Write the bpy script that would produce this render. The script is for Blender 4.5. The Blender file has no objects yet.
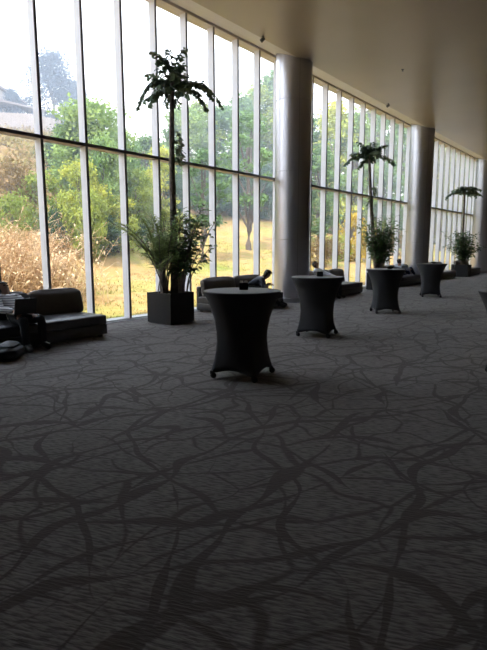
import bpy, bmesh, math, random
from math import sin, cos, pi, radians as R, sqrt, atan2, exp
from mathutils import Vector, Matrix

SC = bpy.context.scene
COL = SC.collection
SC.view_settings.view_transform = 'Standard'
SC.view_settings.look = 'None'
SC.view_settings.gamma = 1.0
SC.view_settings.use_curve_mapping = False
SC.view_settings.exposure = 0.0
SC.cycles.max_bounces = 12
SC.cycles.diffuse_bounces = 6
SC.cycles.glossy_bounces = 4
SC.cycles.transparent_max_bounces = 24
SC.cycles.use_denoising = True
SC.cycles.sample_clamp_indirect = 6.0
SC.cycles.caustics_reflective = False
SC.cycles.caustics_refractive = False

# ------------------------------------------------------------------ materials
def new_mat(name):
    m = bpy.data.materials.new(name); m.use_nodes = True
    nt = m.node_tree
    return m, nt, nt.nodes, nt.links, nt.nodes['Principled BSDF']

def noise(nt, scale, detail=3, coord='Object', vec=None, rough=.55):
    n = nt.nodes.new('ShaderNodeTexNoise'); n.inputs['Scale'].default_value = scale
    n.inputs['Detail'].default_value = detail; n.inputs['Roughness'].default_value = rough
    if vec is None:
        tc = nt.nodes.new('ShaderNodeTexCoord'); vec = tc.outputs[coord]
    nt.links.new(vec, n.inputs['Vector'])
    return n

def ramp(nt, fac, stops):
    r = nt.nodes.new('ShaderNodeValToRGB')
    e = r.color_ramp.elements
    while len(e) < len(stops): e.new(.5)
    for el, (p, c) in zip(e, stops):
        el.position = p; el.color = (*c, 1)
    nt.links.new(fac, r.inputs['Fac'])
    return r

def simple(name, col, rough=.6, metal=0, var=.12, scale=6, bump=0, bscale=200, spec=.5, sheen=0, coat=0):
    m, nt, N, L, b = new_mat(name)
    n = noise(nt, scale)
    c0 = tuple(max(0, c * (1 - var)) for c in col); c1 = tuple(min(1, c * (1 + var)) for c in col)
    r = ramp(nt, n.outputs['Fac'], [(.3, c0), (.7, c1)])
    L.new(r.outputs['Color'], b.inputs['Base Color'])
    b.inputs['Roughness'].default_value = rough; b.inputs['Metallic'].default_value = metal
    b.inputs['Specular IOR Level'].default_value = spec
    b.inputs['Sheen Weight'].default_value = sheen
    b.inputs['Coat Weight'].default_value = coat
    if bump:
        n2 = noise(nt, bscale, 2)
        bp = N.new('ShaderNodeBump'); bp.inputs['Strength'].default_value = bump; bp.inputs['Distance'].default_value = .004
        L.new(n2.outputs['Fac'], bp.inputs['Height']); L.new(bp.outputs['Normal'], b.inputs['Normal'])
    return m

def leaf_mat(name, cols, trans=.35, rough=.55, scale=1.3):
    """leaves: colours wander over the plant and from plant to plant; part of the light passes through"""
    m, nt, N, L, b = new_mat(name)
    n = noise(nt, scale, 4)
    oi = N.new('ShaderNodeObjectInfo')
    ad = N.new('ShaderNodeMath'); ad.operation = 'MULTIPLY_ADD'; ad.inputs[1].default_value = .26; ad.inputs[2].default_value = -.13
    L.new(oi.outputs['Random'], ad.inputs[0])
    a2 = N.new('ShaderNodeMath'); a2.operation = 'ADD'
    L.new(ad.outputs[0], a2.inputs[0]); L.new(n.outputs['Fac'], a2.inputs[1])
    k = len(cols)
    r = ramp(nt, a2.outputs[0], [(.28 + .44 * i / (k - 1), c) for i, c in enumerate(cols)])
    L.new(r.outputs['Color'], b.inputs['Base Color'])
    b.inputs['Roughness'].default_value = rough; b.inputs['Specular IOR Level'].default_value = .3
    t = N.new('ShaderNodeBsdfTranslucent'); L.new(r.outputs['Color'], t.inputs['Color'])
    mx = N.new('ShaderNodeMixShader'); mx.inputs['Fac'].default_value = trans
    L.new(b.outputs[0], mx.inputs[1]); L.new(t.outputs[0], mx.inputs[2])
    L.new(mx.outputs[0], N['Material Output'].inputs['Surface'])
    return m

def glass_mat():
    m, nt, N, L, b = new_mat('window_glass'); N.remove(b)
    tr = N.new('ShaderNodeBsdfTransparent'); tr.inputs['Color'].default_value = (.955, .97, .965, 1)
    gl = N.new('ShaderNodeBsdfGlossy'); gl.inputs['Roughness'].default_value = .01
    lw = N.new('ShaderNodeLayerWeight'); lw.inputs['Blend'].default_value = .5
    p = N.new('ShaderNodeMath'); p.operation = 'POWER'; p.inputs[1].default_value = 5
    L.new(lw.outputs['Facing'], p.inputs[0])
    q = N.new('ShaderNodeMath'); q.operation = 'MULTIPLY_ADD'; q.inputs[1].default_value = .55; q.inputs[2].default_value = .025
    L.new(p.outputs[0], q.inputs[0])
    mx = N.new('ShaderNodeMixShader'); L.new(q.outputs[0], mx.inputs['Fac'])
    L.new(tr.outputs[0], mx.inputs[1]); L.new(gl.outputs[0], mx.inputs[2])
    L.new(mx.outputs[0], N['Material Output'].inputs['Surface'])
    return m

def carpet_mat():
    """grey-brown woven carpet with dark overlapping branch strokes and fine ribbed dashes"""
    m, nt, N, L, b = new_mat('branch_pattern_carpet')
    tc = N.new('ShaderNodeTexCoord')
    def math_(op, a, bb=None, c=None):
        n = N.new('ShaderNodeMath'); n.operation = op
        for i, v in enumerate((a, bb, c)):
            if v is None: continue
            if isinstance(v, (int, float)): n.inputs[i].default_value = v
            else: L.new(v, n.inputs[i])
        return n.outputs[0]
    def strokes(scale, rot, stretch, seed, width, wn):
        mp = N.new('ShaderNodeMapping'); mp.inputs['Rotation'].default_value = (0, 0, rot)
        mp.inputs['Scale'].default_value = (1, stretch, 1); mp.inputs['Location'].default_value = (seed, seed * 1.7, 0)
        L.new(tc.outputs['Object'], mp.inputs['Vector'])
        wz = N.new('ShaderNodeTexNoise'); wz.inputs['Scale'].default_value = 1.6; wz.inputs['Detail'].default_value = 1
        L.new(mp.outputs[0], wz.inputs['Vector'])
        sub = N.new('ShaderNodeVectorMath'); sub.operation = 'MULTIPLY_ADD'
        sub.inputs[1].default_value = (.55, .55, 0); L.new(wz.outputs['Color'], sub.inputs[0]); L.new(mp.outputs[0], sub.inputs[2])
        v = N.new('ShaderNodeTexVoronoi'); v.voronoi_dimensions = '2D'; v.feature = 'DISTANCE_TO_EDGE'
        v.inputs['Scale'].default_value = scale
        L.new(sub.outputs[0], v.inputs['Vector'])
        n2 = noise(nt, wn, 1, vec=mp.outputs[0])
        w = math_('MULTIPLY_ADD', n2.outputs['Fac'], width * 3.2, -width * .75)   # the stroke thins out to nothing and swells again
        d = math_('SUBTRACT', w, v.outputs['Distance'])
        s = N.new('ShaderNodeMapRange'); s.inputs['From Min'].default_value = -.01; s.inputs['From Max'].default_value = .015
        L.new(d, s.inputs['Value'])
        return s.outputs[0]
    def lines(rot, gap, seed, width, wob):
        """long gently bending strokes, tapering out and back in along their way"""
        mp = N.new('ShaderNodeMapping'); mp.inputs['Rotation'].default_value = (0, 0, rot); mp.inputs['Location'].default_value = (seed, -seed * .6, 0)
        L.new(tc.outputs['Object'], mp.inputs['Vector'])
        nz = noise(nt, .95, 1, vec=mp.outputs[0])
        xyz = N.new('ShaderNodeSeparateXYZ'); L.new(mp.outputs[0], xyz.inputs[0])
        u = math_('MULTIPLY_ADD', nz.outputs['Fac'], wob, xyz.outputs['X'])
        pp = math_('PINGPONG', u, gap)
        n2 = noise(nt, 1.9, 1, vec=mp.outputs[0])
        w = math_('MULTIPLY_ADD', n2.outputs['Fac'], width * 4.6, -width * 1.55)
        s = N.new('ShaderNodeMapRange'); s.inputs['From Min'].default_value = -.004; s.inputs['From Max'].default_value = .006
        L.new(math_('SUBTRACT', w, pp), s.inputs['Value'])
        return s.outputs[0]
    pat = strokes(1.9, .7, .8, 3.1, .030, 1.6)
    for k, (ro, gap, se, wd, wob) in enumerate(((.30, .33, 2.1, .026, .6), (-.15, .40, 7.3, .030, .8), (1.0, .34, 4.4, .025, .7), (-.85, .44, 9.2, .025, .9), (1.75, .38, 12.9, .024, .8), (.6, .44, 17.7, .028, .8))):
        pat = math_('MAXIMUM', pat, lines(ro, gap, se, wd, wob))
    # dashes: ribs broken at random
    mp = N.new('ShaderNodeMapping'); mp.inputs['Rotation'].default_value = (0, 0, -R(22)); L.new(tc.outputs['Object'], mp.inputs['Vector'])
    wv = N.new('ShaderNodeTexWave'); wv.bands_direction = 'Y'; wv.inputs['Scale'].default_value = 13; wv.inputs['Distortion'].default_value = 2.2
    wv.inputs['Detail'].default_value = 1
    L.new(mp.outputs[0], wv.inputs['Vector'])
    mp2 = N.new('ShaderNodeMapping'); mp2.inputs['Scale'].default_value = (13, 66, 1); L.new(mp.outputs[0], mp2.inputs['Vector'])
    br = N.new('ShaderNodeTexNoise'); br.inputs['Scale'].default_value = 1; br.inputs['Detail'].default_value = 2; L.new(mp2.outputs[0], br.inputs['Vector'])
    dash = math_('MULTIPLY', math_('MULTIPLY_ADD', wv.outputs['Fac'], .35, .6), math_('MULTIPLY_ADD', br.outputs['Fac'], 4.4, -1.6))
    base = ramp(nt, dash, [(.08, (.064, .056, .052)), (.7, (.180, .163, .154))])
    big = noise(nt, .5, 2)
    mixc = N.new('ShaderNodeMix'); mixc.data_type = 'RGBA'
    L.new(math_('MULTIPLY', pat, .88), mixc.inputs['Factor'])
    L.new(base.outputs['Color'], mixc.inputs['A']); mixc.inputs['B'].default_value = (.044, .032, .028, 1)
    hs = N.new('ShaderNodeHueSaturation'); L.new(mixc.outputs['Result'], hs.inputs['Color'])
    L.new(math_('MULTIPLY_ADD', big.outputs['Fac'], .25, .87), hs.inputs['Value'])
    L.new(hs.outputs['Color'], b.inputs['Base Color'])
    b.inputs['Roughness'].default_value = .95; b.inputs['Specular IOR Level'].default_value = .15
    b.inputs['Sheen Weight'].default_value = .16; b.inputs['Sheen Roughness'].default_value = .6
    bp = N.new('ShaderNodeBump'); bp.inputs['Strength'].default_value = .35; bp.inputs['Distance'].default_value = .006
    L.new(dash, bp.inputs['Height']); L.new(bp.outputs['Normal'], b.inputs['Normal'])
    return m

def ground_mat():
    m, nt, N, L, b = new_mat('grassy_slope')
    tc = N.new('ShaderNodeTexCoord')
    n1 = noise(nt, .22, 4); n2 = noise(nt, 2.5, 5)
    lawn = ramp(nt, n1.outputs['Fac'], [(.30, (.20, .26, .06)), (.44, (.34, .29, .10)), (.54, (.44, .28, .13)), (.7, (.27, .29, .08))])
    lm = N.new('ShaderNodeMix'); lm.data_type = 'RGBA'; lm.blend_type = 'MULTIPLY'; lm.inputs['Factor'].default_value = .8
    det = ramp(nt, n2.outputs['Fac'], [(.3, (.7, .72, .6)), (.65, (1.1, 1.05, 1))])
    L.new(lawn.outputs['Color'], lm.inputs['A']); L.new(det.outputs['Color'], lm.inputs['B'])
    # scrub on the steep hill: a colour attribute-free mask from the distance to the building and the height
    sx = N.new('ShaderNodeSeparateXYZ'); L.new(tc.outputs['Object'], sx.inputs[0])
    mr = N.new('ShaderNodeMapRange'); mr.inputs['From Min'].default_value = 2.6; mr.inputs['From Max'].default_value = 4.2
    L.new(sx.outputs['Z'], mr.inputs['Value'])
    scrub = ramp(nt, n2.outputs['Fac'], [(.3, (.15, .09, .045)), (.5, (.27, .17, .08)), (.7, (.22, .19, .07))])
    mx = N.new('ShaderNodeMix'); mx.data_type = 'RGBA'; L.new(mr.outputs[0], mx.inputs['Factor'])
    L.new(lm.outputs['Result'], mx.inputs['A']); L.new(scrub.outputs['Color'], mx.inputs['B'])
    L.new(mx.outputs['Result'], b.inputs['Base Color']); b.inputs['Roughness'].default_value = 1; b.inputs['Specular IOR Level'].default_value = 0
    return m

def ceiling_mat():
    m, nt, N, L, b = new_mat('satin_ceiling_panel')
    n = noise(nt, .6, 2)
    r = ramp(nt, n.outputs['Fac'], [(.3, (.47, .405, .34)), (.7, (.51, .44, .37))])
    L.new(r.outputs['Color'], b.inputs['Base Color'])
    b.inputs['Roughness'].default_value = .33; b.inputs['Specular IOR Level'].default_value = .6
    return m

M = {}
M['carpet'] = carpet_mat()
M['glass'] = glass_mat()
M['ground'] = ground_mat()
M['ceiling'] = ceiling_mat()
M['soffit'] = simple('soffit_paint', (.70, .66, .67), .5, var=.03)
M['wall'] = simple('dim_wall_paint', (.17, .15, .135), .8, var=.05, scale=1)
M['fin'] = simple('white_fin_paint', (.85, .86, .92), .45, var=.02)
M['fin_cap'] = simple('shaded_fin_end', (.19, .195, .23), .5, var=.05)  # shade on the fins' room ends, put into a darker grey
M['rail'] = simple('grey_rail_metal', (.24, .24, .28), .45, .4, var=.05)
M['sill'] = simple('aluminium_sill', (.62, .62, .65), .35, .7, var=.04)
M['sill_dark'] = simple('dark_floor_grille', (.03, .03, .034), .5, .3)
M['column'] = simple('column_cladding', (.55, .55, .60), .34, .85, var=.03, scale=2)
M['column_base'] = simple('column_base_ring', (.34, .34, .37), .35, .8, var=.03)
M['cover'] = simple('stretch_cover_fabric', (.022, .0235, .028), .75, var=.1, bump=.25, bscale=400, sheen=.1)
M['cover_lit'] = simple('lit_cover_fabric', (.055, .055, .062), .6, var=.06, bump=.2, bscale=400, sheen=.15)  # same cover fabric, paler: the light on the top is in its colour
M['rubber'] = simple('black_rubber', (.015, .015, .017), .5)
M['metal_dark'] = simple('dark_metal', (.05, .05, .055), .4, .8)
M['sofa'] = simple('sofa_dark_leather', (.034, .034, .038), .42, var=.12, bump=.15, bscale=60, spec=.55)
M['sofa_back'] = simple('sofa_brown_fabric', (.088, .076, .069), .7, var=.12, bump=.3, bscale=300, sheen=.3)
M['planter'] = simple('planter_charcoal', (.013, .0135, .0155), .6, var=.1, spec=.3)
M['soil'] = simple('bark_mulch', (.12, .085, .055), .95, var=.5, scale=40, bump=.8, bscale=60)
M['bark'] = simple('palm_bark', (.17, .15, .135), .9, var=.4, scale=14, bump=.8, bscale=40)
M['tree_bark'] = simple('tree_bark', (.13, .10, .08), .95, var=.3, scale=8)
M['frond'] = leaf_mat('dark_palm_leaf', [(.06, .10, .075), (.10, .15, .10), (.15, .21, .13)], .5, .4, 3)
M['palm'] = leaf_mat('areca_leaf', [(.20, .28, .11), (.33, .41, .16), (.50, .53, .24)], .55, .45, 3)
M['shrubleaf'] = leaf_mat('indoor_shrub_leaf', [(.07, .13, .065), (.11, .19, .085), (.19, .27, .12)], .45, .4, 3)
M['g_yel'] = leaf_mat('yellow_green_leaf', [(.162, .230, .047), (.351, .405, .068), (.675, .621, .095)], .4, .6, .9)
M['g_mid'] = leaf_mat('mid_green_leaf', [(.075, .150, .053), (.165, .270, .075), (.360, .435, .120)], .35, .6, .8)
M['g_dark'] = leaf_mat('dark_green_leaf', [(.038, .081, .041), (.074, .135, .061), (.149, .216, .081)], .3, .6, .8)
M['g_haze_blue'] = leaf_mat('haze_tinted_needle', [(.045, .075, .11), (.07, .11, .155), (.11, .15, .20)], .2, .7, .6)  # blue of the distant haze painted into the leaf colour
M['g_olive'] = leaf_mat('olive_leaf', [(.121, .135, .054), (.243, .243, .081), (.405, .338, .121)], .35, .6, .8)
M['g_gold'] = leaf_mat('gold_leaf', [(.34, .26, .04), (.60, .44, .06), (.75, .56, .10)], .4, .6, .9)
M['dry'] = leaf_mat('dry_twig', [(.40, .25, .13), (.66, .46, .27), (.82, .64, .42)], .2, .9, 2)
M['scrub'] = leaf_mat('scrub_leaf', [(.149, .093, .043), (.273, .186, .068), (.260, .223, .056)], .3, .9, .25)
M['grass'] = leaf_mat('lawn_grass', [(.18, .24, .055), (.31, .30, .09), (.42, .28, .13)], .4, .8, .25)
M['house_wall'] = simple('house_stucco', (.40, .36, .34), .9, var=.06, scale=1)
M['house_roof'] = simple('house_roof_tile', (.22, .18, .17), .85, var=.15, scale=5)
M['house_dark'] = simple('house_window', (.05, .06, .08), .2)
M['fence'] = simple('fence_boards', (.34, .28, .25), .9, var=.08, scale=3)
M['terracotta'] = simple('terracotta_wall', (.62, .34, .22), .9, var=.08, scale=1)
M['skin'] = simple('skin_tone', (.42, .25, .18), .5, var=.05)
M['hair'] = simple('dark_hair', (.02, .017, .015), .5, var=.3, scale=40)
M['eye'] = simple('eye_dark', (.02, .015, .012), .2)
M['shirt_stripe'] = None
M['navy'] = simple('navy_knit', (.025, .03, .045), .85, var=.15, sheen=.2)
M['black_cloth'] = simple('black_cloth', (.017, .017, .02), .85, var=.15)
M['jeans'] = simple('blue_denim', (.035, .06, .14), .85, var=.2, scale=30)
M['darkjeans'] = simple('dark_denim', (.025, .03, .045), .85, var=.2, scale=30)
M['pale'] = simple('pale_blue_cotton', (.50, .54, .62), .85, var=.06)
M['white_cloth'] = simple('white_cotton', (.62, .62, .65), .85, var=.04)
M['shoe'] = simple('black_shoe', (.018, .018, .02), .35)
M['shoe_light'] = simple('pale_sneaker', (.42, .42, .45), .6)
M['laptop'] = simple('laptop_shell', (.02, .021, .025), .4, .2)
M['screen'] = simple('laptop_screen', (.012, .012, .014), .15)
M['candle'] = simple('cream_candle', (.70, .66, .58), .5, var=.03)
M['holder'] = simple('black_holder', (.016, .017, .017), .3)
M['bag'] = simple('black_nylon', (.016, .017, .02), .55, var=.2, bump=.3, bscale=80)

def stripe_mat():
    m, nt, N, L, b = new_mat('striped_shirt')
    tc = N.new('ShaderNodeTexCoord'); w = N.new('ShaderNodeTexWave'); w.bands_direction = 'Z'; w.inputs['Scale'].default_value = 9
    L.new(tc.outputs['Object'], w.inputs['Vector'])
    r = ramp(nt, w.outputs['Fac'], [(.35, (.22, .22, .25)), (.55, (.62, .61, .62))])
    L.new(r.outputs['Color'], b.inputs['Base Color']); b.inputs['Roughness'].default_value = .85
    return m
M['shirt_stripe'] = stripe_mat()

# ------------------------------------------------------------------ object helpers
def link(name, me, parent=None, mat=None):
    o = bpy.data.objects.new(name, me); COL.objects.link(o)
    if mat is not None and me is not None and not me.materials:
        me.materials.append(mat)
    if parent is not None: o.parent = parent
    return o

def obj(name, bm, mat, parent=None, smooth=False, loc=None, rot=None):
    me = bpy.data.meshes.new(name); bm.to_mesh(me); bm.free()
    me.materials.append(mat)
    if smooth:
        for p in me.polygons: p.use_smooth = True
    o = link(name, me, parent)
    if loc: o.location = loc
    if rot: o.rotation_euler = rot
    return o

def pyobj(name, verts, faces, mat, parent=None, smooth=False):
    me = bpy.data.meshes.new(name); me.from_pydata(verts, [], faces); me.update()
    me.materials.append(mat)
    if smooth:
        for p in me.polygons: p.use_smooth = True
    return link(name, me, parent)

def tag(o, label=None, cat=None, group=None, kind=None):
    if label: o['label'] = label
    if cat: o['category'] = cat
    if group: o['group'] = group
    if kind: o['kind'] = kind
    return o

def thing(name, label, cat, loc=(0, 0, 0), rz=0, group=None):
    o = bpy.data.objects.new(name, None); COL.objects.link(o)
    o.empty_display_size = .2
    o.location = loc; o.rotation_euler = (0, 0, rz)
    return tag(o, label, cat, group)

def struct(o, label=None):
    o['kind'] = 'structure'
    if label: o['label'] = label
    return o

def copy_tree(o, parent=None):
    c = o.copy(); COL.objects.link(c)
    c.parent = parent
    for ch in list(o.children): copy_tree(ch, c)
    return c

def box(bm, x0, x1, y0, y1, z0, z1, bevel=0, seg=2):
    r = bmesh.ops.create_cube(bm, size=1)
    vs = r['verts']
    for v in vs:
        v.co = Vector(((x0 + x1) / 2 + v.co.x * (x1 - x0), (y0 + y1) / 2 + v.co.y * (y1 - y0), (z0 + z1) / 2 + v.co.z * (z1 - z0)))
    if bevel:
        es = {e for v in vs for e in v.link_edges}
        bmesh.ops.bevel(bm, geom=list(es), offset=bevel, segments=seg, profile=.5, affect='EDGES')
    return bm

def BX(*a, **k): return box(bmesh.new(), *a, **k)

def lathe(bm, prof, n=32, cx=0, cy=0, cap=True):
    rings = []
    for r, z in prof:
        rings.append([bm.verts.new((cx + r * cos(2 * pi * i / n), cy + r * sin(2 * pi * i / n), z)) for i in range(n)])
    for a, b in zip(rings, rings[1:]):
        for i in range(n):
            bm.faces.new((a[i], a[(i + 1) % n], b[(i + 1) % n], b[i]))
    if cap:
        bm.faces.new(rings[0][::-1]); bm.faces.new(rings[-1])
    return bm

def tube(bm, pts, radii, n=6, cap=True):
    pts = [Vector(p) for p in pts]
    rings = []
    for i, p in enumerate(pts):
        t = (pts[min(i + 1, len(pts) - 1)] - pts[max(i - 1, 0)]).normalized()
        a = t.cross(Vector((0, 0, 1)))
        if a.length < .05: a = t.cross(Vector((1, 0, 0)))
        a.normalize(); b = t.cross(a)
        r = radii[i] if not isinstance(radii, (int, float)) else radii
        rings.append([bm.verts.new(p + (a * cos(2 * pi * k / n) + b * sin(2 * pi * k / n)) * r) for k in range(n)])
    for A, B in zip(rings, rings[1:]):
        for k in range(n):
            bm.faces.new((A[k], B[k], B[(k + 1) % n], A[(k + 1) % n]))
    if cap:
        bm.faces.new(rings[0]); bm.faces.new(rings[-1][::-1])
    return bm

def pillow(sx, sy, sz, bulge=.03, r=.05, n=8):
    """an upholstered cushion: a box subdivided, its corners rounded and its faces swollen"""
    bm = bmesh.new()
    bmesh.ops.create_cube(bm, size=2)
    bmesh.ops.subdivide_edges(bm, edges=bm.edges[:], cuts=n, use_grid_fill=True)
    h = Vector((sx / 2, sy / 2, sz / 2))
    for v in bm.verts:
        u = v.co.copy()
        p = Vector((u.x * h.x, u.y * h.y, u.z * h.z))
        c = Vector([max(-h[i] + r, min(h[i] - r, p[i])) for i in range(3)])
        d = p - c
        if d.length > 1e-9: p = c + d.normalized() * r
        w = Vector(((1 - u.y ** 4) * (1 - u.z ** 4) * u.x, (1 - u.x ** 4) * (1 - u.z ** 4) * u.y, (1 - u.x ** 4) * (1 - u.y ** 4) * u.z))
        v.co = p + w * bulge
    return bm

# ------------------------------------------------------------------ camera
CAM = bpy.data.cameras.new('camera'); cam = bpy.data.objects.new('camera', CAM); COL.objects.link(cam)
FPX, PITCH, ROLL, YAW = 517.59, .14815, -.00133, .6607
fwd = Vector((-sin(YAW), cos(YAW), 0)); rgt = Vector((cos(YAW), sin(YAW), 0)); up = Vector((0, 0, 1))
F2 = fwd * cos(PITCH) - up * sin(PITCH); U2 = up * cos(PITCH) + fwd * sin(PITCH)
R3 = rgt * cos(ROLL) + U2 * sin(ROLL); U3 = U2 * cos(ROLL) - rgt * sin(ROLL)
cam.matrix_world = Matrix(((R3.x, U3.x, -F2.x, 0), (R3.y, U3.y, -F2.y, 0), (R3.z, U3.z, -F2.z, 1.55), (0, 0, 0, 1)))
CAM.sensor_fit = 'VERTICAL'; CAM.sensor_height = 36; CAM.lens = 36 * FPX / 650
CAM.clip_start = .05; CAM.clip_end = 600
SC.camera = cam

# ------------------------------------------------------------------ the hall
GX, FX = -9.03, -8.83            # glass plane, room ends of the fins
HEAD, CEIL, CEDGE = 6.90, 6.55, -7.85
Y0, Y1 = -9.5, 45.5
struct(obj('floor', BX(-9.12, 12, Y0, Y1, -.12, 0), M['carpet']), 'dark grey-brown carpet with overlapping branch pattern')
bm = BX(CEDGE, 12, Y0, Y1, CEIL, CEIL + .3)
struct(obj('ceiling', bm, M['ceiling']), 'satin beige flat ceiling')
# sloping soffit between the ceiling edge and the window head
bm = bmesh.new()
pr = [(CEDGE, CEIL), (FX - .02, HEAD + .02), (GX - .2, HEAD + .02), (GX - .2, HEAD + .5), (CEDGE, HEAD + .5)]
A = [bm.verts.new((x, Y0, z)) for x, z in pr]; B = [bm.verts.new((x, Y1, z)) for x, z in pr]
for i in range(len(pr)): bm.faces.new((A[i], A[(i + 1) % 5], B[(i + 1) % 5], B[i]))
bm.faces.new(A[::-1]); bm.faces.new(B)
bmesh.ops.recalc_face_normals(bm, faces=bm.faces[:])
struct(obj('trim_1', bm, M['soffit']), 'pale sloping soffit above the windows')
struct(obj('wall_left_added', BX(GX - .2, FX, Y0, 1.95, 0, HEAD + .05), M['wall']))  # unseen solid wall, added to keep window light off the foreground floor
struct(obj('wall_right', BX(12, 12.2, Y0, Y1, 0, CEIL + .3), M['wall']))
struct(obj('wall_back', BX(-9.25, 12.2, Y0 - .2, Y0, 0, HEAD + .5), M['wall']))
struct(obj('wall_far', BX(-9.25, 12.2, Y1, Y1 + .2, 0, HEAD + .5), M['wall']))
struct(obj('baseboard_right', BX(11.97, 12, Y0, Y1, 0, .12), M['sill_dark']))

COLY = [1.95, 12.85, 23.17, 34.1]
SP, YB = .95145, 5.475            # fin spacing, a fin's far edge
bays = [(1.95, 12.85), (12.85, 23.75), (23.75, 34.65), (34.65, Y1)]
RAILZ = 3.53
for bi, (ya, yb) in enumerate(bays):
    bm = BX(GX - .1, FX, ya, yb, 0, .035)                    # the sill
    fr = obj('window_%d' % (bi + 1), bm, M['sill'])
    struct(fr, 'full-height glazed bay of thin white fins')
    fr['category'] = 'window'
    obj('sill_grille', BX(FX, FX + .07, ya, yb, 0, .012), M['sill_dark'], fr)
    obj('sill_nosing', BX(FX + .07, FX + .11, ya, yb, 0, .02), M['sill'], fr)
    obj('head_frame', BX(GX - .1, FX, ya, yb, HEAD - .05, HEAD + .02), M['soffit'], fr)
    obj('transom', BX(GX - .02, FX + .015, ya, yb, RAILZ - .032, RAILZ + .032), M['rail'], fr)
    ks = [k for k in range(-20, 50) if ya <= YB + k * SP < yb]
    for k in ks:
        y = YB + k * SP
        f = obj('fin', BX(GX + .006, FX - .012, y - .052, y, .035, HEAD - .05), M['fin'], fr)
        obj('shaded_end', BX(FX - .012, FX, y - .052, y, .035, HEAD - .05), M['fin_cap'], f)  # thin strip carrying the painted shade of the fin's room end
    edges = [ya] + [YB + k * SP - .026 for k in ks] + [yb]
    for a, b in zip(edges, edges[1:]):
        if b - a < .05: continue
        for za, zb in ((.035, RAILZ - .032), (RAILZ + .032, HEAD - .05)):
            obj('pane', BX(GX - .006, GX + .006, a, b, za, zb), M['glass'], fr)

for k, y in enumerate(COLY):
    prof = [(.505, 0.0), (.505, .02)]
    z = .02
    for j in (1.78, 3.65, 5.55):
        prof += [(.505, j - .012), (.495, j - .008), (.495, j + .008), (.505, j + .012)]
    prof += [(.505, 7.2)]
    c = obj('column', lathe(bmesh.new(), prof, 96), M['column'], None, False, (-8.2, y, 0))
    for p_ in c.data.polygons: p_.use_smooth = abs(p_.normal.z) < .01 and p_.area > .03
    c.data.set_sharp_from_angle(angle=R(15))
    struct(c, ['round metal-clad column beside the camera', 'round grey metal-clad column behind the nearest covered tables', 'second round grey column, behind the fourth covered table', 'farthest round grey column at the edge of view'][k])
    obj('base_ring', lathe(bmesh.new(), [(.525, 0), (.525, .11), (.52, .125), (.5, .125)], 64, cap=False), M['column_base'], c, True)
    b2 = bmesh.new()
    for an in (pi * .5 - .9, -pi * .22, pi * 1.2): # upright seams of the cladding sheets
        box(b2, -.004, .004, -.006, .006, .13, 7.1)
        for v in b2.verts[-8:]: v.co = Matrix.Rotation(an, 3, 'Z') @ (v.co + Vector((.504, 0, 0)))
    obj('seam', b2, M['column_base'], c)

# little spotlights under the ceiling edge, and sprinkler heads
def spot(x, y, label):
    t = thing('ceiling_spotlight', label, 'light', (x, y, CEIL)); t.scale = (.62, .62, .62)
    obj('mount', lathe(bmesh.new(), [(.05, -.02), (.055, 0)], 16), M['rail'], t, True)
    obj('stem', lathe(bmesh.new(), [(.012, -.08), (.012, -.02)], 10), M['metal_dark'], t, True)
    obj('spot_head', lathe(bmesh.new(), [(.05, -.09), (.075, -.07), (.07, .07), (.05, .1)], 16), M['rail'], t, True, (-.02, 0, -.13), (0, R(50), R(25)))
spot(-7.70, 18.2, 'small black spotlight at the ceiling edge over the middle bay')
spot(-7.76, 10.75, 'small black spotlight at the ceiling edge left of the nearest column')
def sprinkler(x, y, label):
    t = thing('sprinkler_head', label, 'sprinkler', (x, y, CEIL))
    obj('escutcheon', lathe(bmesh.new(), [(.02, -.03), (.03, -.012), (.045, 0)], 16), M['rail'], t, True)
    obj('deflector', lathe(bmesh.new(), [(.028, -.052), (.028, -.046)], 12), M['rail'], t, True)
    obj('frame_arm', lathe(bmesh.new(), [(.006, -.047), (.012, -.028)], 8), M['rail'], t, True)
sprinkler(-6.0, 15.1, 'tiny sprinkler head in the ceiling above the second covered table')

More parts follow.
